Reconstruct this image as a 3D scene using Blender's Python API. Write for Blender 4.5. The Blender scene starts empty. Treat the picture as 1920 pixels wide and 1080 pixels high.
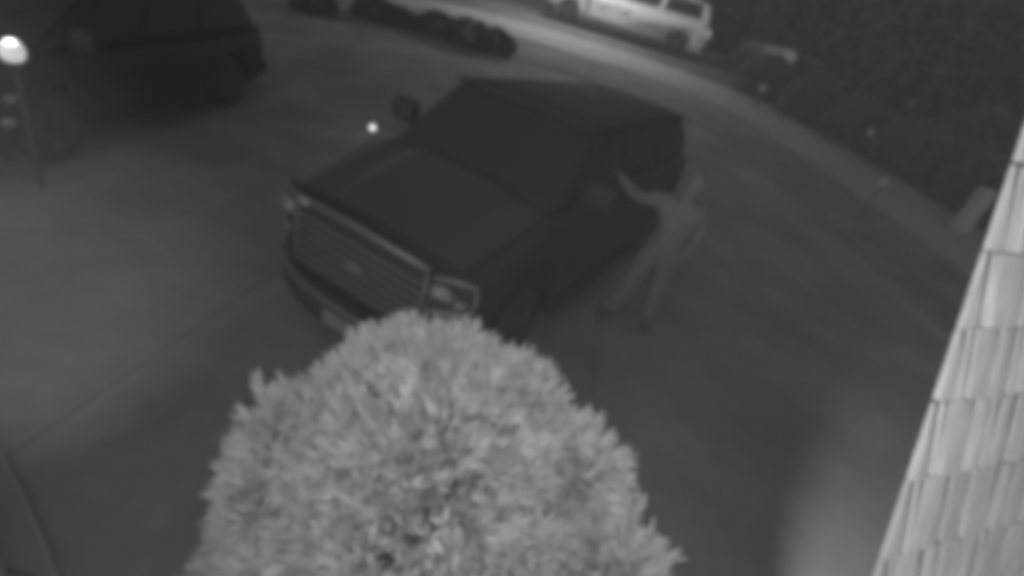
import bpy, bmesh, math, random
from mathutils import Vector, Matrix
random.seed(7)
S = bpy.context.scene
C = S.collection
R = math.radians

# ------------------------------------------------------------------ camera
CAM = Vector((0, 0, 2.989)); PITCH = R(30.5); ROLL = R(16.2)
fw = Vector((0, math.cos(PITCH), -math.sin(PITCH)))
r0 = Vector((1, 0, 0)); u0 = r0.cross(fw)
rt = r0 * math.cos(ROLL) + u0 * math.sin(ROLL)
up = -r0 * math.sin(ROLL) + u0 * math.cos(ROLL)
cd = bpy.data.cameras.new('camera'); co = bpy.data.objects.new('camera', cd); C.objects.link(co)
M = Matrix((rt, up, -fw)).transposed().to_4x4(); M.translation = CAM
co.matrix_world = M
cd.sensor_width = 36; cd.lens = 36 * 1000 / 1920
cd.clip_start = 0.05; cd.clip_end = 500
S.camera = co

# ------------------------------------------------------------------ world: moonless dusk-grey sky
W = bpy.data.worlds.new('World'); S.world = W; W.use_nodes = True
nt = W.node_tree; nt.nodes.clear()
sky = nt.nodes.new('ShaderNodeTexSky'); sky.sky_type = 'NISHITA'; sky.sun_disc = False
sky.sun_elevation = R(4); sky.sun_rotation = R(200)
bw = nt.nodes.new('ShaderNodeRGBToBW')
bg = nt.nodes.new('ShaderNodeBackground'); bg.inputs[1].default_value = 0.105
ow = nt.nodes.new('ShaderNodeOutputWorld')
nt.links.new(sky.outputs[0], bw.inputs[0]); nt.links.new(bw.outputs[0], bg.inputs[0]); nt.links.new(bg.outputs[0], ow.inputs[0])

def lamp(name, kind, loc, energy, aim=None, **k):
    l = bpy.data.lights.new(name, kind); l.energy = energy
    for a, b in k.items(): setattr(l, a, b)
    o = bpy.data.objects.new(name, l); C.objects.link(o); o.location = loc
    if aim is not None:
        o.rotation_euler = (Vector(aim) - Vector(loc)).to_track_quat('-Z', 'Y').to_euler()
    return o
# faint moonlight, no hard shadows in the picture
lamp('moon', 'SUN', (0, 0, 20), 0.04, aim=(2, 6, 0), angle=R(12))
# infrared illuminators of the wall camera (they sit round its lens)
lamp('camera_illuminator', 'SPOT', (0.03, -0.04, 3.05), 98, aim=(0.7, 1.25, 1.5), spot_size=R(145), spot_blend=1.0, shadow_soft_size=0.12)
lamp('camera_illuminator', 'SPOT', (-0.05, -0.04, 3.05), 250, aim=(-3.9, 3.4, 0), spot_size=R(36), spot_blend=1.0, shadow_soft_size=0.03)

S.view_settings.view_transform = 'Standard'; S.view_settings.look = 'None'
S.view_settings.exposure = 0; S.view_settings.gamma = 1
S.render.engine = 'CYCLES'
S.cycles.use_denoising = True
S.cycles.pixel_filter_type = 'BLACKMAN_HARRIS'; S.cycles.filter_width = 9.0   # the soft optics of a night camera
S.cycles.max_bounces = 5

# ------------------------------------------------------------------ materials (monochrome, as infrared sees them)
def mat(name, v, rough=0.7, var=0.0, scale=6.0, metal=0.0, bump=0.0, coat=0.0, stretch=None, emit=0.0, spec=0.5, var2=0.0, rnd=0.0):
    m = bpy.data.materials.new(name); m.use_nodes = True
    n = m.node_tree; b = n.nodes['Principled BSDF']
    b.inputs['Base Color'].default_value = (v, v, v, 1)
    b.inputs['Roughness'].default_value = rough; b.inputs['Metallic'].default_value = metal
    b.inputs['Coat Weight'].default_value = coat; b.inputs['Specular IOR Level'].default_value = spec
    if emit:
        b.inputs['Emission Color'].default_value = (1, 1, 1, 1); b.inputs['Emission Strength'].default_value = emit
    if var or bump:
        tc = n.nodes.new('ShaderNodeTexCoord'); mp = n.nodes.new('ShaderNodeMapping')
        if stretch: mp.inputs['Scale'].default_value = stretch
        n.links.new(tc.outputs['Object'], mp.inputs[0])
        t = n.nodes.new('ShaderNodeTexNoise'); t.inputs['Scale'].default_value = scale; t.inputs['Detail'].default_value = 5
        n.links.new(mp.outputs[0], t.inputs['Vector'])
        if var:
            r = n.nodes.new('ShaderNodeMapRange'); r.inputs[1].default_value = .3; r.inputs[2].default_value = .7
            r.inputs[3].default_value = v * (1 - var); r.inputs[4].default_value = v * (1 + var)
            n.links.new(t.outputs[0], r.inputs[0]); src = r.outputs[0]
            if var2:
                t2 = n.nodes.new('ShaderNodeTexNoise'); t2.inputs['Scale'].default_value = scale * .13; t2.inputs['Detail'].default_value = 2
                n.links.new(mp.outputs[0], t2.inputs['Vector'])
                r2 = n.nodes.new('ShaderNodeMapRange'); r2.inputs[1].default_value = .3; r2.inputs[2].default_value = .7
                r2.inputs[3].default_value = 1 - var2; r2.inputs[4].default_value = 1 + var2
                n.links.new(t2.outputs[0], r2.inputs[0])
                mu = n.nodes.new('ShaderNodeMath'); mu.operation = 'MULTIPLY'
                n.links.new(src, mu.inputs[0]); n.links.new(r2.outputs[0], mu.inputs[1]); src = mu.outputs[0]
            if rnd:
                oi = n.nodes.new('ShaderNodeObjectInfo'); r3 = n.nodes.new('ShaderNodeMapRange'); r3.inputs[3].default_value = 1 - rnd; r3.inputs[4].default_value = 1 + rnd
                n.links.new(oi.outputs['Random'], r3.inputs[0]); mu = n.nodes.new('ShaderNodeMath'); mu.operation = 'MULTIPLY'
                n.links.new(src, mu.inputs[0]); n.links.new(r3.outputs[0], mu.inputs[1]); src = mu.outputs[0]
            n.links.new(src, b.inputs['Base Color'])
        if bump:
            bp = n.nodes.new('ShaderNodeBump'); bp.inputs['Strength'].default_value = bump; bp.inputs['Distance'].default_value = .01
            n.links.new(t.outputs[0], bp.inputs['Height']); n.links.new(bp.outputs[0], b.inputs['Normal'])
    return m
MT = dict(
    ground=mat('dry_ground', .22, .95, .12, 5, bump=.4, var2=.15),
    concrete=mat('driveway_concrete', .26, .9, .07, 7, bump=.3, var2=.2, spec=.3),
    pale_concrete=mat('pavement_concrete', .31, .85, .08, 5, bump=.3, var2=.1),
    asphalt=mat('street_asphalt', .11, .8, .15, 9, bump=.4, var2=.2),
    lawn=mat('lawn', .2, 1, .25, 12, bump=.6, var2=.2),
    edging=mat('edging_stone', .27, .9, .12, 12, bump=.3),
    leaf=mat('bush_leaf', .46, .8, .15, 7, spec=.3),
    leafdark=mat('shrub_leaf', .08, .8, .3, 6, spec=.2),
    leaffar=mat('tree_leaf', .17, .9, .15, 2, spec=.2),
    bark=mat('bark', .15, .9, .3, 20, bump=.6, stretch=(1, 1, .2)),
    shingle=mat('cedar_shingle', .76, .8, .13, 22, bump=.5, stretch=(1, 1, .06), spec=.3, rnd=.09),
    wallback=mat('wall_sheathing', .04, .9, .1, 8),
    paint=mat('dark_car_paint', .04, .65, .05, 2, coat=.05, spec=.3),
    hoodp=mat('hood_paint', .05, .4, .05, 2, coat=.2, spec=.5),
    glass=mat('tinted_glass', .035, .28, spec=.35),
    rubber=mat('tyre_rubber', .05, .9, .1, 30),
    trim=mat('black_trim', .035, .7),
    chrome=mat('brushed_chrome', .3, .42, metal=.6),
    bar=mat('grille_bar', .2, .5, metal=.3),
    lens=mat('lamp_lens', .32, .3),
    rim=mat('wheel_rim', .08, .6, metal=.3),
    white=mat('white_car_paint', .8, .4, .03, 2, coat=.2),
    lit=mat('lit_lamp', .8, .5, emit=.5),
    litsoft=mat('soft_glow', .8, .5, emit=1.1),  # soft emission, shared by lamps and the added glint globe
    metal=mat('dark_metal', .08, .6, .1, 10),
    palemetal=mat('pale_cabinet_paint', .42, .7, .08, 4, bump=.1),
    cloth=mat('grey_jacket_cloth', .25, .95, .15, 14, bump=.5),
    trousers=mat('grey_trouser_cloth', .22, .95, .15, 14, bump=.5),
    skin=mat('skin', .26, .6, .05, 10), hair=mat('hair', .2, .9, .2, 30), shoe=mat('shoe', .10, .7),
    plate=mat('number_plate', .22, .6), post=mat('post_wood', .12, .9, .2, 10),
)

# ------------------------------------------------------------------ helpers
def mk(name, bm, m, parent=None, smooth=False, bevel=0, kind=None):
    me = bpy.data.meshes.new(name); bmesh.ops.recalc_face_normals(bm, faces=bm.faces); bm.to_mesh(me); bm.free()
    me.materials.append(MT[m])
    if smooth:
        for p in me.polygons: p.use_smooth = True
    o = bpy.data.objects.new(name, me); C.objects.link(o)
    if parent: o.parent = parent
    if bevel:
        b = o.modifiers.new('bevel', 'BEVEL'); b.width = bevel; b.segments = 3; b.limit_method = 'ANGLE'; b.angle_limit = R(30)
    if kind: o['kind'] = kind
    return o
def empty(name, loc, rz, label, cat, group=None):
    o = bpy.data.objects.new(name, None); C.objects.link(o); o.location = loc; o.rotation_euler = (0, 0, rz)
    return tag(o, label, cat, group)
def tag(o, label, cat, group=None):
    o['label'] = label; o['category'] = cat
    if group: o['group'] = group
    return o
def box(bm, x0, x1, y0, y1, z0, z1):
    v = [bm.verts.new((x, y, z)) for x in (x0, x1) for y in (y0, y1) for z in (z0, z1)]
    for f in ((0, 1, 3, 2), (4, 6, 7, 5), (0, 4, 5, 1), (2, 3, 7, 6), (0, 2, 6, 4), (1, 5, 7, 3)):
        bm.faces.new([v[i] for i in f])
def hexa(bm, a, b):   # two quads (4 points each) -> closed solid
    va = [bm.verts.new(p) for p in a]; vb = [bm.verts.new(p) for p in b]
    bm.faces.new(va); bm.faces.new(vb[::-1])
    for i in range(4): bm.faces.new((va[i], vb[i], vb[(i + 1) % 4], va[(i + 1) % 4]))
def panel(bm, q, t):  # quad thickened by t along its normal
    q = [Vector(p) for p in q]; n = (q[1] - q[0]).cross(q[3] - q[0]).normalized() * t
    hexa(bm, q, [p + n for p in q])
def tube(bm, pts, rad, seg=8, caps=True):
    rings = []; pts = [Vector(p) for p in pts]
    for i, p in enumerate(pts):
        d = (pts[min(i + 1, len(pts) - 1)] - pts[max(i - 1, 0)]).normalized()
        a = d.orthogonal().normalized() if i == 0 else (a - d * a.dot(d)).normalized()
        b = d.cross(a); r = rad[i] if isinstance(rad, (list, tuple)) else rad
        rings.append([bm.verts.new(p + (a * math.cos(k * 2 * math.pi / seg) + b * math.sin(k * 2 * math.pi / seg)) * r) for k in range(seg)])
    for A, B in zip(rings, rings[1:]):
        for k in range(seg): bm.faces.new((A[k], A[(k + 1) % seg], B[(k + 1) % seg], B[k]))
    if caps: bm.faces.new(rings[0][::-1]); bm.faces.new(rings[-1])
def lathe(bm, prof, seg=24, axis='z', off=(0, 0, 0)):
    off = Vector(off); rings = []
    for r, z in prof:
        ring = []
        for k in range(seg):
            a = k * 2 * math.pi / seg
            p = Vector((r * math.cos(a), r * math.sin(a), z)) if axis == 'z' else Vector((r * math.cos(a), z, r * math.sin(a)))
            ring.append(bm.verts.new(p + off))
        rings.append(ring)
    for A, B in zip(rings, rings[1:]):
        for k in range(seg): bm.faces.new((A[k], A[(k + 1) % seg], B[(k + 1) % seg], B[k]))
    bm.faces.new(rings[0][::-1]); bm.faces.new(rings[-1])
def spl(x): return .8 * math.log1p(math.exp(min(50, x / .8)))
def zt(y): return .1 * (spl(y - 8) - spl(y - 23))        # the land climbs gently to the street

# ------------------------------------------------------------------ setting: ground, driveway, pavement, street
bm = bmesh.new()
ys = [-8 + i * .5 for i in range(100)] + [42 + i * 8 for i in range(30)]
xs = [-200, -100, -60, -40, -25, -16, -10, -5, 0, 5, 10, 16, 25, 40, 60, 100, 200]
g = [[bm.verts.new((x, y, zt(y) - .03)) for x in xs] for y in ys]
for j in range(len(ys) - 1):
    for i in range(len(xs) - 1): bm.faces.new((g[j][i], g[j][i + 1], g[j + 1][i + 1], g[j + 1][i]))
mk('ground', bm, 'ground', smooth=True, kind='structure')

dw = bpy.data.objects.new('driveway', None); C.objects.link(dw); dw['kind'] = 'structure'
rngs = random.Random(3)
xe = [-11.5, -8.6, -5.6, -2.33, .9, 4.1, 6.1]; ye = [-1.5, 1.2, 4.6, 8.0, 11.3, 14.4]
for i in range(len(xe) - 1):
    for j in range(len(ye) - 1):
        x0, x1, y0, y1 = xe[i] + .006, xe[i + 1] - .006, ye[j] + .006, ye[j + 1] - .006
        sk = .11
        bm = bmesh.new(); n = 8; top = []; bot = []
        dz = rngs.uniform(-.003, .003)
        for a in range(n + 1):
            y = y0 + (y1 - y0) * a / n
            for x in (x0, x1):
                X = x + sk * (y - 2.9) * (1 if x < -2 else .4)
                top.append(bm.verts.new((X, y, zt(y) + dz))); bot.append(bm.verts.new((X, y, zt(y) - .1)))
        for a in range(n):
            k = 2 * a
            bm.faces.new((top[k], top[k + 1], top[k + 3], top[k + 2])); bm.faces.new((bot[k], bot[k + 2], bot[k + 3], bot[k + 1]))
            bm.faces.new((top[k], top[k + 2], bot[k + 2], bot[k])); bm.faces.new((top[k + 1], bot[k + 1], bot[k + 3], top[k + 3]))
        bm.faces.new((top[0], bot[0], bot[1], top[1])); bm.faces.new((top[-2], top[-1], bot[-1], bot[-2]))
        mk('slab', bm, 'concrete', dw)

MID = [(-26, 9), (-20, 11.5), (-14, 14.3), (-8.57, 17.0), (-6.67, 18.1), (-5.14, 18.75), (-2.6, 19.35), (.2, 19.4), (2.0, 19.2), (3.78, 18.7), (5.35, 17.65), (6.58, 16.1), (7.55, 14.45), (8.55, 12.1), (9.2, 10.4), (9.7, 8.5), (10.2, 5), (10.6, 0), (10.8, -6)]
def crv(pts, n=10):
    out = []
    for i in range(len(pts) - 1):
        p = [Vector(pts[max(0, min(len(pts) - 1, i + k)) ]).to_2d() if False else Vector((*pts[max(0, min(len(pts) - 1, i + k))], 0)) for k in (-1, 0, 1, 2)]
        for s in range(n):
            t = s / n
            out.append(.5 * ((2 * p[1]) + (p[2] - p[0]) * t + (2 * p[0] - 5 * p[1] + 4 * p[2] - p[3]) * t * t + (3 * p[1] - p[0] - 3 * p[2] + p[3]) * t ** 3))
    out.append(Vector((*pts[-1], 0))); return out
mid = crv(MID)
def nrm(i):
    d = (mid[min(i + 1, len(mid) - 1)] - mid[max(i - 1, 0)]).normalized(); return Vector((-d.y, d.x, 0))
def ribbon(name, a, b, lift, m, h=.15, parent=None, i0=0, i1=None):
    bm = bmesh.new(); K = max(2, int(abs(b - a) / .35)) ; rows = []
    for i in range(i0, i1 or len(mid)):
        n = nrm(i); row = []
        for k in range(K + 1):
            p = mid[i] + n * (a + (b - a) * k / K); row.append(bm.verts.new((p.x, p.y, zt(p.y) + lift)))
        for k in (K, 0):
            v = row[k]; row.append(bm.verts.new((v.co.x, v.co.y, v.co.z - h)))
        rows.append(row)
    for A, B in zip(rows, rows[1:]):
        for k in range(len(A)): bm.faces.new((A[k], A[(k + 1) % len(A)], B[(k + 1) % len(A)], B[k]))
    bm.faces.new(rows[0]); bm.faces.new(rows[-1][::-1])
    return mk(name, bm, m, parent, kind=None if parent else 'structure')
ribbon('grass_verge', -3.6, -1.32, .01, 'lawn')
pv = bpy.data.objects.new('pavement', None); C.objects.link(pv); pv['kind'] = 'structure'
for i in range(30, len(mid) - 10, 5):
    ribbon('slab', -1.3, 1.18, .05, 'pale_concrete', parent=pv, i0=i, i1=i + 6)
ribbon('kerb', 1.21, 1.38, .03, 'edging')
ribbon('street', 1.40, 9.4, -.022, 'asphalt', h=.05)

# pale stone edging in the lower left corner
for k, (o0, lab) in enumerate(((0, 'pale stone edging strip curving along the lower left of the driveway, nearer the bush'), (.17, 'pale stone edging strip in the lower left corner, outer of the pair'))):
    bm = bmesh.new(); n = 14; pts = []
    for i in range(n + 1):
        t = i / n; x = -2.75 + 1.55 * t - .06 - o0 * .7; y = 1.90 - 1.02 * t + .05 * math.sin(t * 3) - o0 * .7
        pts.append(Vector((x, y, .025)))
    rr = []
    for i, p in enumerate(pts):
        d = (pts[min(i + 1, n)] - pts[max(0, i - 1)]).normalized(); q = Vector((-d.y, d.x, 0)) * .012
        rr.append([bm.verts.new(p + q), bm.verts.new(p - q), bm.verts.new(p - q - Vector((0, 0, .06))), bm.verts.new(p + q - Vector((0, 0, .06)))])
    for A, B in zip(rr, rr[1:]):
        for j in range(4): bm.faces.new((A[j], A[(j + 1) % 4], B[(j + 1) % 4], B[j]))
    bm.faces.new(rr[0][::-1]); bm.faces.new(rr[-1])
    tag(mk('edging_strip', bm, 'edging', bevel=.008), lab, 'edging', 'stone edging strips')

# ------------------------------------------------------------------ shingled wall close by on the right
P0 = Vector((1.286, 1.112, 1.724)); D1 = Vector((-.14692, .29134, .94527)); D2 = Vector((.8929, .45026, 0)); N = D2.cross(D1) * 1
N = Vector((.42555, -.84406, .32629)); 
wl = tag(bpy.data.objects.new('shingle_wall', None), 'tall steep wall clad in pale rough shingles close by at the right edge', 'wall'); C.objects.link(wl)
wl.location = P0
def wp(t, w, n=0): return D1 * t + D2 * w + N * n
bm = bmesh.new()
tb, tt_ = -1.80, 2.3
back = Vector((.82, .57, 0)) * .7
hexa(bm, [wp(tb, .012, -.006), wp(tb, 2.4, -.006), wp(tt_, 2.4, -.006), wp(tt_, .012, -.006)],
     [wp(tb, .012, -.006) + back, wp(tb, 2.4, -.006) + back, wp(tt_, 2.4, -.006) + back * .6, wp(tt_, .012, -.006) + back * .6])
mk('sheathing', bm, 'wallback', wl)
rw = random.Random(11)
row_t = [-1.79, -1.55, -1.31, -1.07, -.84, -.6, -.36, -.14, .07, .33, .575, .79, 1.0, 1.22, 1.45, 1.68, 1.92, 2.15]
for i in range(len(row_t) - 1):
    t0, t1 = row_t[i], row_t[i + 1] - .009
    b = [0, .088 + rw.uniform(-.006, .006), .127 + rw.uniform(-.006, .006), .262 + rw.uniform(-.012, .012)]
    while b[-1] < 2.3: b.append(b[-1] + rw.choice([.05, .09, .11, .14, .16]) * rw.uniform(.9, 1.1))
    for k in range(len(b) - 1):
        sh0 = 0 if k == 0 else -.055 + rw.uniform(-.004, .004); sh1 = -.055 + rw.uniform(-.004, .004)
        g_ = .014 if k else 0
        h = .009 + rw.uniform(-.002, .004); dt = rw.uniform(-.006, .006)
        bm = bmesh.new()
        n_ = 4; rows = []
        for (t, n0, s0, s1) in ((t0 + dt, h, 0, 0), (t1, .003, sh0, sh1)):
            A = b[k] + s0 + g_; B = b[k + 1] + s1 - .014
            rows.append([wp(t, A + (B - A) * q / n_, n0 + .002 * math.sin(math.pi * q / n_) + rw.uniform(-.0012, .0012)) for q in range(n_ + 1)] + [wp(t, B, -.004), wp(t, A, -.004)])
        v0 = [bm.verts.new(p) for p in rows[0]]; v1 = [bm.verts.new(p) for p in rows[1]]
        for q in range(len(v0)): bm.faces.new((v0[q], v0[(q + 1) % len(v0)], v1[(q + 1) % len(v0)], v1[q]))
        bm.faces.new(v0[::-1]); bm.faces.new(v1)
        mk('shingle', bm, 'shingle', wl)

# ------------------------------------------------------------------ foliage
def leaf(bm, p, d, L, wd, bend=.15):
    d = d.normalized(); s = d.cross(Vector((random.uniform(-1, 1), random.uniform(-1, 1), random.uniform(-1, 1)))).normalized(); n = d.cross(s)
    a = bm.verts.new(p); b = bm.verts.new(p + d * L * .45 + s * wd + n * L * bend * .5); c = bm.verts.new(p + d * L - n * L * bend * .3); e = bm.verts.new(p + d * L * .45 - s * wd + n * L * bend * .5)
    bm.faces.new((a, b, c)); bm.faces.new((a, c, e))
def crown_pts(cx, lobes, n, rnd, shell=.35):
    out = []; wts = [q[1] ** 2 for q in lobes]
    while len(out) < n:
        lc, lr = rnd.choices(lobes, wts)[0]
        v = Vector((rnd.gauss(0, 1), rnd.gauss(0, 1), rnd.gauss(0, 1))).normalized()
        rr = lr * (1 - shell * rnd.random() ** 1.6)
        p = Vector(lc) + v * rr
        inside = False
        for c2, r2 in lobes:
            if (p - Vector(c2)).length < r2 * .62: inside = True; break
        if not inside: out.append((p, v))
    return out
def tree(name, loc, lobes, n, L, wd, m, label, cat, group=None, sprays=6, trunk=.05, seed=1, spread=.55, stray=0):
    t = empty(name, loc, 0, label, cat, group); rnd = random.Random(seed)
    bm = bmesh.new()
    for p, v in crown_pts(None, lobes, n, rnd):
        dirn = (v + Vector((0, 0, .35)) + Vector((rnd.gauss(0, .25), rnd.gauss(0, .25), rnd.gauss(0, .25)))).normalized()
        for k in range(sprays):
            d = dirn + Vector((rnd.gauss(0, spread), rnd.gauss(0, spread), rnd.gauss(0, spread))) * .8
            leaf(bm, p + d * L * .1 * rnd.random(), d, L * rnd.uniform(.6, 1.25), wd * rnd.uniform(.7, 1.2))
        if stray and rnd.random() < stray:
            for k in range(12): leaf(bm, p + dirn * L * (.2 + .09 * k), dirn + Vector((rnd.gauss(0, .4), rnd.gauss(0, .4), rnd.gauss(0, .4))), L * .75, wd)
    mk('foliage', bm, m, t, kind='stuff')
    bm = bmesh.new(); top = max(c[2] for c, r in lobes)
    tube(bm, [(0, 0, -.1), (.02, .01, top * .4), (0, .02, top * .75)], [trunk, trunk * .8, trunk * .5], 10)
    tr = mk('trunk', bm, 'bark', t, smooth=True)
    for c, r in lobes[:7]:
        bm = bmesh.new(); c = Vector(c); tube(bm, [(0.01, .01, top * .35), (c * .5) + Vector((0, 0, top * .2)), c], [trunk * .5, trunk * .35, trunk * .12], 7)
        mk('limb', bm, 'bark', t, smooth=True)
    return t
# the big bright bush under the camera: overlapping domes of upright tufts
bl = [((0, 0, 1.10), .66), ((-.38, .02, .98), .42), ((-.42, .20, 1.26), .31), ((-.46, 0, .95), .30), ((-.30, .10, 1.38), .36), ((0.02, .15, 1.55), .34), ((.22, .18, 1.40), .32), ((.42, .08, 1.12), .38),
      ((.30, -.05, 1.25), .42), ((-.46, -.22, .80), .34), ((.50, -.12, .82), .40), ((-.15, -.1, 1.35), .38), ((0, 0, .7), .6), ((-0.48, 0.03, 1.46), 0.23), ((-0.46, -0.1, 1.34), 0.23), ((-0.38, -0.23, 1.22), 0.23), ((-.24, .26, 1.68), .22), ((0.39, 0.11, 1.58), 0.23), ((0.14, 0.22, 1.67), 0.24), ((-0.08, 0.28, 1.68), 0.24), ((-0.34, 0.21, 1.55), 0.22), ((0.55, -0.09, 1.44), 0.21), ((-.06, .07, 1.43), .5)]
tree('round_bush', (-.04, 1.17, .02), [(Vector((c[0] * .985, c[1] * .95, 1.1 + (c[2] - 1.1) * .90)), q * (.89 if c[2] > 1.3 else .84)) for c, q in bl], 9000, .08, .0095, 'leaf', 'big pale spiky round bush filling the bottom centre of the view', 'bush', sprays=7, trunk=.045, seed=5, spread=.3, stray=.02)

# ------------------------------------------------------------------ vehicles
def vehicle(name, loc, rz, label, cat, paint='paint', hood='hoodp', group=None, detail=True, nose=-.08, L=5.4, Wd=1.0, zr=1.95, zh=1.10, zc=1.38, cowl=-1.12, wsx=-1.92, trimm='chrome', drop=.06, lens='lens', tail='bar'):
    v = empty(name, loc, rz, label, cat, group)
    xe_ = nose - L
    def sec(x, w, zt_, zb=.30):
        zm = min(.78, zt_ - .24); zl = min(zb + .18, zm - .06)
        return [(x, -w * .90, zb), (x, -w, zl), (x, -w * 1.0, min(.78, zt_ - .24)), (x, -w * .985, zt_ - .14), (x, -w * .93, zt_ - .035), (x, -w * .5, zt_ - .0), (x, w * .5, zt_), (x, w * .93, zt_ - .035), (x, w * .985, zt_ - .14), (x, w, min(.78, zt_ - .24)), (x, w, zl), (x, w * .90, zb)]
    st = [(nose - .02, .78 * Wd, zh - .16, .42), (nose - .10, .88 * Wd, zh - .05, .36), (nose - .24, .955 * Wd, zh), (nose - .24 + (cowl - nose + .24) * .35, .985 * Wd, zh + .05), (nose - .24 + (cowl - nose + .24) * .7, 1.0 * Wd, zc - .10), (cowl, 1.0 * Wd, zc - .03),
          (cowl - .25, 1.0 * Wd, zc - .06), (-3.2, 1.0 * Wd, zc - .08), (xe_ + .35, .99 * Wd, zc - .08), (xe_ + .05, .93 * Wd, zc - .12), (xe_, .86 * Wd, zc - .3, .4)]
    bm = bmesh.new(); rows = []
    for s in st:
        rows.append([bm.verts.new(p) for p in sec(*s)])
    for A, B in zip(rows, rows[1:]):
        for k in range(12): bm.faces.new((A[k], A[(k + 1) % 12], B[(k + 1) % 12], B[k]))
    bm.faces.new(rows[0][::-1]); bm.faces.new(rows[-1])
    body = mk('body', bm, paint, v, smooth=True, bevel=.02)
    wx = [nose - .92, xe_ + 1.05]; wr = .39
    bc = bmesh.new()
    for x in wx:
        for s in (-1, 1):
            lathe(bc, [(wr + .07, -.2), (wr + .07, .2)], 28, 'y', (x, s * Wd * .93, wr))
    bmesh.ops.recalc_face_normals(bc, faces=bc.faces)
    cm = bpy.data.meshes.new('cut'); bc.to_mesh(cm); bc.free(); cu = bpy.data.objects.new('cut', cm); C.objects.link(cu); cu.parent = v
    md = body.modifiers.new('arches', 'BOOLEAN'); md.operation = 'DIFFERENCE'; md.object = cu; md.solver = 'EXACT'
    bpy.context.view_layer.update()
    dg = bpy.context.evaluated_depsgraph_get(); new = bpy.data.meshes.new_from_object(body.evaluated_get(dg))
    body.modifiers.clear(); body.data = new; bpy.data.objects.remove(cu); bpy.data.meshes.remove(cm)
    # hood panel with a power bulge and creases, proud of the body
    bm = bmesh.new(); nx, ny = 10, 16; G = []
    for i in range(nx + 1):
        t = i / nx; x = nose - .17 - t * ((nose - .17) - (cowl + .02)); wz = (.80 + .08 * t) * Wd
        zz = (zh + .0 + (zc - .03 - zh) * (t ** .9)) + .012; row = []
        for j in range(ny + 1):
            s = -1 + 2 * j / ny; y = s * wz
            e = .045 * (1 if abs(s) < .48 else max(0, 1 - (abs(s) - .48) / .12)) - .05 * abs(s) ** 6 + .02 * (abs(s) > .86)
            row.append(bm.verts.new((x, y, zz + e * (.4 + .6 * t))))
        G.append(row)
    for i in range(nx):
        for j in range(ny): bm.faces.new((G[i][j], G[i][j + 1], G[i + 1][j + 1], G[i + 1][j]))
    r_ = bmesh.ops.extrude_face_region(bm, geom=bm.faces[:]); 
    for e in r_['geom']:
        if isinstance(e, bmesh.types.BMVert): e.co.z -= .06
    mk('hood', bm, hood, v, smooth=False)
    # cabin: pillars/roof solid, glass proud
    zb = zc - .10; rx0, rx1 = wsx, xe_ + .28; bw_, tw = .90 * Wd, .70 * Wd; bx0, bx1 = cowl - .03, xe_ + .08
    roofz = zr - .06
    bm = bmesh.new()
    hexa(bm, [(bx0, -bw_, zb), (bx0, bw_, zb), (bx1, bw_, zb), (bx1, -bw_, zb)], [(rx0, -tw, roofz), (rx0, tw, roofz), (rx1, tw, roofz - drop), (rx1, -tw, roofz - drop)])
    mk('cabin', bm, paint, v, bevel=.13)
    bm = bmesh.new(); G = []
    for i in range(9):
        t = i / 8; x = rx0 + .02 + (rx1 - rx0 - .04) * t; row = []
        for j in range(9):
            s = -1 + j / 4; row.append(bm.verts.new((x, s * (tw + .02), roofz - drop * t + .005 + .065 * (1 - s ** 4) * (1 - abs(2 * t - 1) ** 5))))
        G.append(row)
    for i in range(8):
        for j in range(8): bm.faces.new((G[i][j], G[i][j + 1], G[i + 1][j + 1], G[i + 1][j]))
    r_ = bmesh.ops.extrude_face_region(bm, geom=bm.faces[:])
    for e in r_['geom']:
        if isinstance(e, bmesh.types.BMVert): e.co.z -= .03
    mk('roof', bm, paint, v, smooth=True)
    def lerp(a, b, t): return Vector(a) + (Vector(b) - Vector(a)) * t
    # windshield
    A, B, Cc, D = Vector((bx0, -bw_, zb)), Vector((bx0, bw_, zb)), Vector((rx0, tw, roofz)), Vector((rx0, -tw, roofz))
    def quad(a, b, c, d, s0, s1, t0, t1): return [lerp(lerp(a, b, s0), lerp(d, c, s0), t0), lerp(lerp(a, b, s1), lerp(d, c, s1), t0), lerp(lerp(a, b, s1), lerp(d, c, s1), t1), lerp(lerp(a, b, s0), lerp(d, c, s0), t1)]
    bm = bmesh.new(); panel(bm, quad(A, B, Cc, D, .05, .95, .14, .93), .012); wsn = mk('windshield', bm, 'glass', v, bevel=.004)
    for y in (-.45, .2):
        bm = bmesh.new()
        q0 = lerp(lerp(A, B, .5 + y / 2), lerp(D, Cc, .5 + y / 2), .13); q1 = lerp(lerp(A, B, .62 + y / 2), lerp(D, Cc, .62 + y / 2), .5)
        tube(bm, [q0 + Vector((.02, 0, .02)), q1 + Vector((.02, 0, .02))], .008, 6)
        mk('wiper', bm, 'trim', v)
    bm = bmesh.new(); panel(bm, quad(Vector((bx1, bw_, zb)), Vector((bx1, -bw_, zb)), Vector((rx1, -tw, roofz - drop)), Vector((rx1, tw, roofz - drop)), .07, .93, .15, .9), .012); mk('rear_window', bm, 'glass', v)
    for s in (-1, 1):
        a, b, c, d = Vector((bx0, s * bw_, zb)), Vector((bx1, s * bw_, zb)), Vector((rx1, s * tw, roofz - drop)), Vector((rx0, s * tw, roofz))
        for (u0_, u1_) in ((.08, .30), (.335, .60), (.635, .93)):
            q = quad(a, b, c, d, u0_, u1_, .2, .88)
            bm = bmesh.new(); panel(bm, q if s > 0 else q[::-1], -.01 if False else .01); mk('window', bm, 'glass', v)
        # mirror: housing, arm, glass
        mx = cowl - .50; bm = bmesh.new(); box(bm, mx - .10, mx + .08, s * .95 * Wd, s * 1.22 * Wd, zc - .01, zc + .21); mr = mk('mirror', bm, 'trim', v, smooth=True, bevel=.06)
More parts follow.
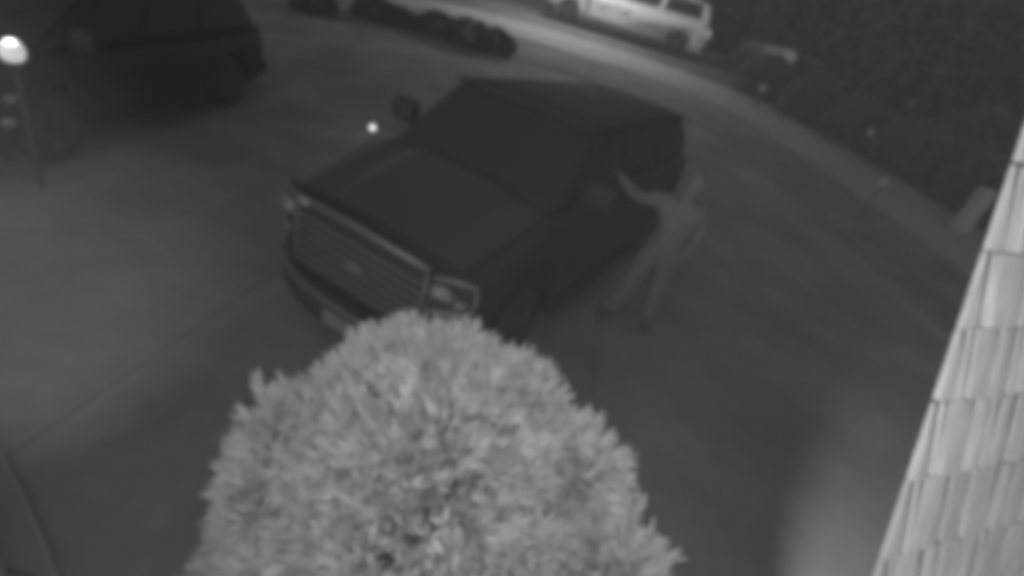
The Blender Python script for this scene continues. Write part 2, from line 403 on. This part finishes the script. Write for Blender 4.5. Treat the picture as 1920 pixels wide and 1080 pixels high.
        bm = bmesh.new(); tube(bm, [(mx, s * .90 * Wd, zc - .02), (mx, s * 1.12 * Wd, zc + .05)], .03, 8); mk('arm', bm, 'trim', mr)
        bm = bmesh.new(); box(bm, mx - .106, mx - .101, min(s * 1.05, s * 1.19) * Wd, max(s * 1.05, s * 1.19) * Wd, zc + .03, zc + .14); mk('mirror_glass', bm, 'glass', mr)
        # doors: shallow panels with handles
        for (x0, x1) in ((cowl - .28, cowl - 1.28), (cowl - 1.31, cowl - 2.2)):
            bm = bmesh.new(); box(bm, x1, x0, min(s * .99, s * 1.008) * Wd, max(s * .99, s * 1.008) * Wd, .52, zc - .25); dr = mk('door', bm, paint, v, bevel=.015)
            bm = bmesh.new(); box(bm, x1 + .08, x1 + .26, min(s * 1.0, s * 1.045) * Wd, max(s * 1.0, s * 1.045) * Wd, zc - .40, zc - .36); mk('handle', bm, 'trim' if paint == 'paint' else paint, dr, bevel=.01)
        bm = bmesh.new(); box(bm, wx[1] + .55, wx[0] - .55, min(s * .88, s * 1.06) * Wd, max(s * .88, s * 1.06) * Wd, .30, .36); mk('running_board', bm, 'trim', v, bevel=.015)
        for x in wx:
            bm = bmesh.new(); lathe(bm, [(.22, -.12), (wr - .05, -.13), (wr - .01, -.10), (wr, -.04), (wr, .04), (wr - .01, .10), (wr - .05, .13), (.22, .12)], 28, 'y'); ty = mk('wheel', bm, 'rubber', v, smooth=True); ty.location = (x, s * (Wd - .14), wr)
            bm = bmesh.new(); lathe(bm, [(.245, -.02), (.255, .0), (.245, .02)], 24, 'y', (0, s * .115, 0)); lathe(bm, [(.06, -.02), (.06, .03)], 12, 'y', (0, s * .12, 0))
            for q in range(6):
                a = q * math.pi / 3; tube(bm, [(.05 * math.cos(a), s * .135, .05 * math.sin(a)), (.24 * math.cos(a), s * .135, .24 * math.sin(a))], .025, 6)
            mk('rim', bm, 'rim', ty)
            bm = bmesh.new()   # arch lip
            pts = [(x + (wr + .085) * math.cos(a), s * Wd * .995, wr + (wr + .085) * math.sin(a)) for a in [R(8 + 164 * q / 14) for q in range(15)]]
            tube(bm, pts, .025, 6); mk('wheel_arch', bm, 'trim', v)
        # headlight wrapping the corner, C-shaped chrome
        y0, y1 = .64 * Wd, .93 * Wd; zl0, zl1 = zh - .31, zh - .035
        fx0, fx1 = nose + .015, nose - .20
        bm = bmesh.new(); q = [(fx0 - .01, s * y0, zl0), (fx1 + .02, s * (y1 + .02), zl0 + .03), (fx1 - .02, s * y1, zl1 - .01), (fx0 - .07, s * y0, zl1)]
        panel(bm, q if s < 0 else q[::-1], -.05 if s > 0 else -.05)
        hl = mk('headlight', bm, 'trim', v)
        def pt(a, b, o=.03): return lerp(lerp(q[0], q[1], a), lerp(q[3], q[2], a), b) + Vector((o + .03, s * o * .4, 0))
        bm = bmesh.new(); tube(bm, [pt(.08, .94), pt(.5, .97), pt(.97, .92), pt(1.02, .5), pt(.97, .08), pt(.5, .04), pt(.06, .06)], .016, 8); mk('lamp_surround', bm, trimm, hl, smooth=True)
        bm = bmesh.new(); tube(bm, [pt(.12, .62), pt(.35, .58), pt(.58, .42)], [.045, .055, .035], 10); mk('lamp_lens', bm, lens, hl, smooth=True)
        bm = bmesh.new(); tube(bm, [pt(.62, .35), pt(.85, .30)], .028, 10); mk('lamp_lens', bm, lens, hl, smooth=True)
        bm = bmesh.new(); box(bm, xe_ - .01, xe_ + .06, min(s * .74, s * .86) * Wd, max(s * .74, s * .86) * Wd, .75, 1.12); mk('tail_light', bm, tail, v, bevel=.02)
    # grille
    gx = nose + .03; gw = .62 * Wd
    bm = bmesh.new(); box(bm, nose - .10, gx - .02, -gw, gw, .60, zh - .03); gr = mk('grille', bm, 'trim', v, bevel=.01)
    bm = bmesh.new(); tube(bm, [(gx - .02, -gw - .02, zh - .01), (gx - .015, 0, zh + .005), (gx - .02, gw + .02, zh - .01)], .022, 8); mk('chrome_strip', bm, trimm, gr, smooth=True)
    for s in (-1, 1):
        bm = bmesh.new(); tube(bm, [(gx - .02, s * (gw + .015), zh - .04), (gx, s * gw, .62)], .016, 8); mk('grille_frame', bm, 'bar', gr, smooth=True)
    for k in range(6):
        z = .65 + k * (zh - .14 - .65) / 5; bm = bmesh.new(); box(bm, gx - .025, gx - .0, -gw + .02, gw - .02, z - .009, z + .009); mk('grille_bar', bm, 'bar', gr)
    for k in range(1, 6):
        y = -gw + .06 + k * .02; 
    bm = bmesh.new(); lathe(bm, [(.075, -.01), (.085, 0), (.075, .012)], 20, 'y'); bd = mk('badge', bm, 'bar', gr, smooth=True); bd.rotation_euler = (0, 0, R(90)); bd.scale = (1.0, 1, .55); bd.location = (gx + .01, 0, .86)
    bm = bmesh.new(); box(bm, gx - .03, gx + .02, -gw + .04, -gw + .13, zh - .035, zh + .012); mk('grille_glint', bm, 'palemetal', gr, bevel=.01)  # pale box standing in for a glint on the grille top
    # bumper, bowed, with chrome edge
    bm = bmesh.new(); G = []
    for k in range(13):
        s = -1 + k / 6; x = nose + .10 - .30 * abs(s) ** 3; y = s * (1.0 * Wd)
        G.append([bm.verts.new(p) for p in ((x, y, .56), (x + .035, y, .50), (x + .035, y, .30), (x - .03, y, .24), (x - .18, y, .24), (x - .18, y, .56))])
    for A_, B_ in zip(G, G[1:]):
        for k in range(6): bm.faces.new((A_[k], A_[(k + 1) % 6], B_[(k + 1) % 6], B_[k]))
    bm.faces.new(G[0][::-1]); bm.faces.new(G[-1]); bp = mk('bumper', bm, 'trim', v, bevel=.01)
    bm = bmesh.new(); tube(bm, [(nose + .135 - .30 * abs(s) ** 3, s * .99 * Wd, .52) for s in [-1 + k / 8 for k in range(17)]], .018, 6); mk('chrome_strip', bm, trimm, bp, smooth=True)
    bm = bmesh.new(); box(bm, nose + .137, nose + .147, -.16, .16, .33, .46); mk('number_plate', bm, 'plate', bp)
    bm = bmesh.new(); box(bm, xe_ - .10, xe_ + .12, -.93 * Wd, .93 * Wd, .38, .60); mk('rear_bumper', bm, 'trim', v, bevel=.04)
    return v
TH = R(246)
vehicle('parked_truck', (-1.17, 3.22, 0), TH, 'dark sport utility vehicle with barred grille parked nose-on behind the big bush', 'vehicle', nose=-.08, L=5.5, zr=2.02, zh=1.17, zc=1.44, cowl=-1.16, drop=.17)
lv = vehicle('parked_truck', (-6.02, 4.05, 0), R(270), 'dark sport utility vehicle in the upper left, cut by the left edge', 'vehicle', nose=0, L=5.0, zr=1.68, zh=.98, zc=1.14, cowl=-.82, wsx=-1.95)
for z0, x0 in ((.78, -.47), (.575, -.40)):
    bm = bmesh.new(); box(bm, x0 - .05, x0 + .05, .93, 1.02, z0 - .03, z0 + .03); mk('side_glint', bm, 'palemetal', lv, bevel=.01)  # pale boxes put on the fender to imitate two glints
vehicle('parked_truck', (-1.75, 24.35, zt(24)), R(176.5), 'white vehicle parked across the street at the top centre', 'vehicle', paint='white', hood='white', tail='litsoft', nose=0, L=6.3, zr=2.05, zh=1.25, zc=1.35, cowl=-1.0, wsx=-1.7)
vehicle('parked_truck', (9.1, 20.6, zt(20.6) + .02), R(308), 'dark car parked among the dark shrubs to the right of the white vehicle', 'vehicle', nose=0, L=4.6, zr=1.6, zh=.95, zc=1.1, cowl=-1.0, tail='trim')

# ------------------------------------------------------------------ person
def skin(name, verts, edges, m, parent, root=0, sub=2, fat=1.0):
    me = bpy.data.meshes.new(name); me.from_pydata([v[0] for v in verts], edges, []); me.materials.append(MT[m])
    o = bpy.data.objects.new(name, me); C.objects.link(o); o.parent = parent
    sk = o.modifiers.new('skin', 'SKIN'); sk.use_smooth_shade = True
    for i, v in enumerate(verts):
        r = v[1]; r = r if isinstance(r, tuple) else (r, r); me.skin_vertices[0].data[i].radius = (r[0] * fat, r[1] * fat)
        me.skin_vertices[0].data[i].use_root = (i == root)
    sb = o.modifiers.new('sub', 'SUBSURF'); sb.levels = sub; sb.render_levels = sub
    bpy.context.view_layer.update(); dg = bpy.context.evaluated_depsgraph_get()
    new = bpy.data.meshes.new_from_object(o.evaluated_get(dg)); o.modifiers.clear(); o.data = new
    for p in new.polygons: p.use_smooth = True
    return o
# local frame: +x towards the vehicle (image left), +y away from the camera; origin between the feet
PE = empty('person', (1.34, 5.10, 0), 0, 'person in pale grey clothes standing beside the dark vehicle with one arm stretched towards it', 'person')
bv = [((.03, 0, .96), (.15, .11)), ((.04, 0, 1.12), (.135, .10)), ((.02, 0, 1.32), (.165, .11)), ((.04, 0, 1.46), (.09, .07)), ((.05, -.01, 1.52), .052), ((.06, -.015, 1.60), .075), ((.065, -.02, 1.68), .088), ((.06, -.01, 1.74), .06),
      # left-in-image arm, reaching out
      ((-.17, .03, 1.41), .072), ((-.36, .10, 1.34), .05), ((-.52, .16, 1.40), .043), ((-.62, .20, 1.48), .03),
      # other arm: elbow out, hand at the hip
      ((.22, -.02, 1.40), .07), ((.30, -.02, 1.16), .05), ((.22, -.12, .98), .038), ((.15, -.15, .94), .028),
      # legs
      ((-.07, 0, .88), .10), ((-.15, -.02, .50), .068), ((-.25, .02, .12), .045), ((-.27, -.06, .045), .042), ((-.29, -.16, .035), .035),
      ((.11, 0, .88), .10), ((.13, -.03, .50), .068), ((.17, 0, .12), .045), ((.17, -.08, .045), .042), ((.17, -.18, .035), .035)]
be = [(0, 1), (1, 2), (2, 3), (3, 4), (4, 5), (5, 6), (6, 7), (2, 8), (8, 9), (9, 10), (10, 11), (2, 12), (12, 13), (13, 14), (14, 15), (0, 16), (16, 17), (17, 18), (18, 19), (19, 20), (0, 21), (21, 22), (22, 23), (23, 24), (24, 25)]
body = skin('body', bv, be, 'cloth', PE, fat=1.28)
def add_hand(wrist, d, palm_n):
    d = Vector(d).normalized(); n = Vector(palm_n).normalized(); s = d.cross(n).normalized(); w = Vector(wrist)
    vs = [((w - d * .03), .024), ((w + d * .03), (.03, .016)), ((w + d * .075), (.036, .014))]; ed = [(0, 1), (1, 2)]
    for k, (o_, l) in enumerate(((-.03, .075), (-.01, .085), (.01, .08), (.03, .062))):
        a = w + d * .085 + s * o_
        i = len(vs); vs += [(a, .0095), (a + d * l * .5 + n * .012, .009), (a + d * l * .9 + n * .035, .0075)]; ed += [(2, i), (i, i + 1), (i + 1, i + 2)]
    i = len(vs); vs += [(w + d * .035 - s * .038, .012), (w + d * .075 - s * .062 + n * .015, .009)]; ed += [(1, i), (i, i + 1)]
    return skin('hand', [(tuple(a), r) for a, r in vs], ed, 'skin', PE, sub=1)
add_hand((-.62, .20, 1.48), (-.75, .1, .55), (0, -.8, -.4))
add_hand((.15, -.15, .94), (-.8, -.1, -.4), (0, .9, -.2))
hv = [((.06, -.02, 1.585), (.06, .068)), ((.063, -.022, 1.65), (.076, .088)), ((.063, -.018, 1.71), (.075, .085)), ((.062, -.01, 1.75), (.05, .06))]
bm = bmesh.new(); bmesh.ops.create_uvsphere(bm, u_segments=24, v_segments=16, radius=1)
for q in bm.verts:
    x, y, z = q.co; j = 1 - .28 * max(0, -z) ** 1.2
    q.co = Vector((.063 + x * .078 * j - .0, -.02 + y * .098 * (1 - .15 * max(0, -z)), 1.655 + z * .122))
head = mk('head', bm, 'skin', PE, smooth=True)
bm = bmesh.new(); hexa(bm, [(.05, -.112, 1.655), (.076, -.112, 1.655), (.083, -.108, 1.62), (.043, -.108, 1.62)], [(.058, -.118, 1.652), (.068, -.118, 1.652), (.072, -.14, 1.622), (.054, -.14, 1.622)]); mk('nose', bm, 'skin', head, bevel=.004)
for s in (-1, 1):
    bm = bmesh.new(); bmesh.ops.create_uvsphere(bm, u_segments=10, v_segments=8, radius=.012, matrix=Matrix.Translation((.063 + s * .03, -.108, 1.668))); mk('eye', bm, 'hair', head, smooth=True)
    bm = bmesh.new(); bmesh.ops.create_uvsphere(bm, u_segments=10, v_segments=8, radius=1, matrix=Matrix.Translation((.063 + s * .079, -.01, 1.65)) @ Matrix.Diagonal((.01, .02, .032, 1))); mk('ear', bm, 'skin', head, smooth=True)
bm = bmesh.new(); box(bm, .043, .083, -.113, -.107, 1.594, 1.602); mk('mouth', bm, 'hair', head)
bm = bmesh.new(); bmesh.ops.create_uvsphere(bm, u_segments=24, v_segments=16, radius=1)
for q in list(bm.verts):
    x, y, z = q.co
    if z < -.25 or (y < -.45 and z < .42): bm.verts.remove(q); continue
    q.co = Vector((.063 + x * .087, -.016 + y * .106, 1.66 + z * .13))
mk('hair', bm, 'hair', PE, smooth=True)
# trousers and shoes as clothing over the legs
tv = [((.03, 0, .98), (.158, .12)), ((.03, 0, .90), (.15, .12)), ((-.08, 0, .82), .105), ((-.155, -.02, .50), .08), ((-.25, .02, .10), .066), ((.12, 0, .82), .105), ((.135, -.03, .50), .08), ((.17, 0, .10), .066)]
skin('trousers', tv, [(0, 1), (1, 2), (2, 3), (3, 4), (1, 5), (5, 6), (6, 7)], 'trousers', PE, root=1, fat=1.35)
for a, b, c in (((-.25, .05, .06), (-.27, -.06, .055), (-.30, -.18, .045)), ((.17, .04, .06), (.17, -.08, .055), (.17, -.20, .045))):
    skin('shoe', [(a, .05), (b, .05), (c, .042)], [(0, 1), (1, 2)], 'shoe', PE, sub=2, fat=1.15)

# ------------------------------------------------------------------ lamps, and a glowing globe for the hood glint
def lit_globe(loc, hgt, rad, m, watts, label, globe=True):
    t = empty('glow_globe', loc, 0, label, 'lamp')
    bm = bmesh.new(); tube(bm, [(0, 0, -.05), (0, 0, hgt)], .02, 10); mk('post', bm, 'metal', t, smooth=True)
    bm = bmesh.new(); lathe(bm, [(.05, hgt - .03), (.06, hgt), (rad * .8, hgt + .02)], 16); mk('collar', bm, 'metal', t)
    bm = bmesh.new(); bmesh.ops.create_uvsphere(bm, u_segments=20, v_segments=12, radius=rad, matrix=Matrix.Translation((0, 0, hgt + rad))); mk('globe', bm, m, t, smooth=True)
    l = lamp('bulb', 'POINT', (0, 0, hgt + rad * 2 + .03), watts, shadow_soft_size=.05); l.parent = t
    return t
lit_globe((-4.79, 4.42, 0), 1.18, .095, 'lit', 2, 'glowing round lamp on a thin post at the far left edge')
lit_globe((-2.89, 8.38, zt(8.38)), .08, .05, 'litsoft', .35, 'tiny glowing globe added as a glint beyond the hood of the central dark vehicle')  # added globe whose glow imitates a glint on the hood edge
# street lamp on a pole, its head above the picture
sl = empty('street_lamp', (-2.05, 26.4, zt(26.4)), 0, 'dark street lamp pole rising out of view to the left of the white vehicle', 'street lamp')
bm = bmesh.new(); tube(bm, [(0, 0, -.2), (0, 0, 5.8)], [.14, .08], 12); mk('pole', bm, 'metal', sl, smooth=True)
bm = bmesh.new(); lathe(bm, [(.26, -.05), (.24, .35), (.15, .5)], 16); mk('base', bm, 'metal', sl)
bm = bmesh.new(); tube(bm, [(0, 0, 5.7), (.6, -2.4, 6.3), (1.15, -3.9, 6.35)], .05, 8); mk('arm', bm, 'metal', sl, smooth=True)
bm = bmesh.new(); box(bm, 1.02, 1.38, -4.6, -3.8, 6.27, 6.42); lh = mk('lamp_head', bm, 'metal', sl, bevel=.04)
bm = bmesh.new(); box(bm, 1.07, 1.33, -4.5, -3.9, 6.235, 6.265); mk('lamp_panel', bm, 'lit', lh)
l = lamp('bulb', 'SPOT', (1.2, -4.2, 6.2), 2300, spot_size=R(140), spot_blend=1, shadow_soft_size=.25); l.parent = sl

# ------------------------------------------------------------------ dark shrubs along the near side of the pavement
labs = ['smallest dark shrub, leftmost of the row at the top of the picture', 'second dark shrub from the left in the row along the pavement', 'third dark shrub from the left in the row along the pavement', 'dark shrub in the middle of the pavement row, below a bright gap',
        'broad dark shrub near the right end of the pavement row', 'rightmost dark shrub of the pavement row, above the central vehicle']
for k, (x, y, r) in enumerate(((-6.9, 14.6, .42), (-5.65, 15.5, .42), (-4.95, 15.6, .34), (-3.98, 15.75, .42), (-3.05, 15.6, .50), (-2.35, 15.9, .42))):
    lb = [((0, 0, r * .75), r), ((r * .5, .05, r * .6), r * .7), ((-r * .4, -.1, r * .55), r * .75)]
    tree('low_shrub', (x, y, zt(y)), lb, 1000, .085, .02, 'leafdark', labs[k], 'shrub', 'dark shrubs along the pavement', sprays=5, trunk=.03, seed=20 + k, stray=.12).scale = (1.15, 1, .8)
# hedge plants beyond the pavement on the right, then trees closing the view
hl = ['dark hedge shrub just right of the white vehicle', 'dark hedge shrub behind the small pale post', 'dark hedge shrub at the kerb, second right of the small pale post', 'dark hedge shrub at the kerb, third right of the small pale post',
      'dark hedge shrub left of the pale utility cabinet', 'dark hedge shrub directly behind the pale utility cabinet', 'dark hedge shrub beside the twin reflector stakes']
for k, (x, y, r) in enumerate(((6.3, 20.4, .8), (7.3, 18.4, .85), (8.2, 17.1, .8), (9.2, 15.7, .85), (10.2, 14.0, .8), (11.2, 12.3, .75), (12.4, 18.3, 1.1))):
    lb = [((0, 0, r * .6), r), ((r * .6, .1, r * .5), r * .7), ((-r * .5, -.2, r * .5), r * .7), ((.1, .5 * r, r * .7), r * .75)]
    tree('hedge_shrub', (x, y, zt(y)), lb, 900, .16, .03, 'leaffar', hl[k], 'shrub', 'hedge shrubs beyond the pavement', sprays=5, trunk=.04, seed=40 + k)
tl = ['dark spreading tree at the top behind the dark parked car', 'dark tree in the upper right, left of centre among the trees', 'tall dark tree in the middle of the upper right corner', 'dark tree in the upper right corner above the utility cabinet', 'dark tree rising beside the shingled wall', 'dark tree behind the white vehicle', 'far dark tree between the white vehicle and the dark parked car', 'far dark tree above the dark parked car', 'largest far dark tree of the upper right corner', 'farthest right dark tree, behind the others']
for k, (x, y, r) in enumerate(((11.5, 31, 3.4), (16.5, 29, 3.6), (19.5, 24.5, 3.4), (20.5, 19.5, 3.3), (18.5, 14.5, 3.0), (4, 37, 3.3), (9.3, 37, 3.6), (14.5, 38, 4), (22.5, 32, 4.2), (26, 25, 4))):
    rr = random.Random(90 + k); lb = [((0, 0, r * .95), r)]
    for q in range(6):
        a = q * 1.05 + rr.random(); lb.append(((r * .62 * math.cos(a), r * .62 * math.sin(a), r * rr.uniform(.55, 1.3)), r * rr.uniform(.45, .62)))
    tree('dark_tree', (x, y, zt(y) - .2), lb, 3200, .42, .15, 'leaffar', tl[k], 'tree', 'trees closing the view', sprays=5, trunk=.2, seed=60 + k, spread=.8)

# ------------------------------------------------------------------ small things across the street
t = empty('kerb_post', (5.62, 18.0, zt(18)), 0, 'small dark post with a pale cap at the kerb right of the white vehicle', 'post')
bm = bmesh.new(); box(bm, -.05, .05, -.05, .05, -.1, .55); mk('post', bm, 'post', t, bevel=.008)
bm = bmesh.new(); box(bm, -.10, .10, -.10, .10, .551, .70); mk('cap', bm, 'palemetal', t, bevel=.03)
t = empty('utility_cabinet', (9.06, 12.09, zt(12.09)), R(20), 'upright pale utility cabinet standing near the right-hand wall', 'cabinet')
bm = bmesh.new(); box(bm, -.17, .17, -.12, .12, 0, .92); bo = mk('casing', bm, 'palemetal', t, bevel=.02)
bm = bmesh.new(); hexa(bm, [(-.19, -.14, .921), (.19, -.14, .921), (.19, .14, .921), (-.19, .14, .921)], [(-.12, -.08, 1.03), (.12, -.08, 1.03), (.12, .08, 1.03), (-.12, .08, 1.03)]); mk('lid', bm, 'palemetal', t, bevel=.01)
bm = bmesh.new(); box(bm, -.14, .14, -.128, -.121, .08, .85); dd = mk('door', bm, 'palemetal', t, bevel=.004)
bm = bmesh.new(); box(bm, .09, .12, -.14, -.129, .42, .52); mk('handle', bm, 'metal', dd)
for (x, y, lab) in ((12.0, 21.9, 'farther of two small reflector stakes among the upper right shrubs'), (10.9, 18.1, 'nearer of two small reflector stakes, beside the wire hoop'), (7.85, 15.3, 'faint reflector stake by the kerb below the hedge'), (6.5, 11.2, 'faint reflector stake standing on the verge right of the person')):
    t = empty('reflector_stake', (x, y, zt(y)), 0, lab, 'reflector stake', 'reflector stakes')
    bm = bmesh.new(); tube(bm, [(0, 0, -.05), (0, 0, .8)], .012, 8); mk('stake', bm, 'metal', t)
    bm = bmesh.new(); lathe(bm, [(.085, -.012), (.095, 0), (.085, .012)], 16, 'y', (0, 0, .8)); mk('reflector', bm, 'palemetal', t)
# added lamp, out of view by the shingled wall, makes the paving's light pool
t = empty('added_floodlight', (1.25, .93, 1.22), math.atan2(2.0, 2.65), 'small black lamp added out of view at the lower edge of the shingled wall', 'added_floodlight')
bm = bmesh.new(); box(bm, -.05, .0, -.05, .05, -.035, .035); mk('housing', bm, 'metal', t, bevel=.008)
bm = bmesh.new(); box(bm, .001, .006, -.04, .04, -.027, .027); mk('glass', bm, 'litsoft', t)
bm = bmesh.new(); box(bm, -.09, -.05, -.01, .01, -.01, .01); mk('bracket', bm, 'metal', t)
l = lamp('bulb', 'SPOT', (1.262, .94, 1.22), 330, aim=(4.2, 2.85, 0), spot_size=R(54), spot_blend=.55, shadow_soft_size=.04)
mw = l.matrix_basis.copy(); l.parent = t; bpy.context.view_layer.update(); l.matrix_parent_inverse = t.matrix_world.inverted()
# far hill closing the horizon
bm = bmesh.new(); G = []
for i in range(41):
    a = R(-75 + 150 * i / 40); row = []
    for j in range(8):
        d = 58 + j * 7; row.append(bm.verts.new((d * math.sin(a), d * math.cos(a), 1.2 + (j / 7) ** .8 * (13 + 2 * math.sin(i * .7) + 1.3 * math.sin(i * 1.9)))))
    G.append(row)
for A, B in zip(G, G[1:]):
    for j in range(7): bm.faces.new((A[j], A[j + 1], B[j + 1], B[j]))
mk('hill', bm, 'lawn', smooth=True, kind='structure')
bm = bmesh.new(); tube(bm, [(.42 * math.cos(a), 0, .12 + .5 * math.sin(a)) for a in [R(-15 + 210 * q / 20) for q in range(21)]], .03, 8)
o = tag(mk('wire_hoop', bm, 'palemetal', smooth=True), 'thin pale wire hoop standing beside the nearer reflector stake', 'garden hoop'); o.location = (11.15, 17.6, zt(17.6)); o.rotation_euler = (0, 0, R(25))

# haze volume added to lift the blacks and spread halos round the lamps
bm = bmesh.new(); box(bm, -190, 190, -7.5, 140, -1.4, 19)
me = bpy.data.meshes.new('haze'); bm.to_mesh(me); bm.free()
hz = bpy.data.objects.new('haze', me); C.objects.link(hz); hz['kind'] = 'stuff'
m = bpy.data.materials.new('veil_haze'); m.use_nodes = True; n = m.node_tree; n.nodes.clear()
vo = n.nodes.new('ShaderNodeVolumePrincipled'); vo.inputs['Color'].default_value = (.9, .9, .9, 1); vo.inputs['Density'].default_value = .010; vo.inputs['Anisotropy'].default_value = .2
mo = n.nodes.new('ShaderNodeOutputMaterial'); n.links.new(vo.outputs[0], mo.inputs['Volume']); me.materials.append(m)
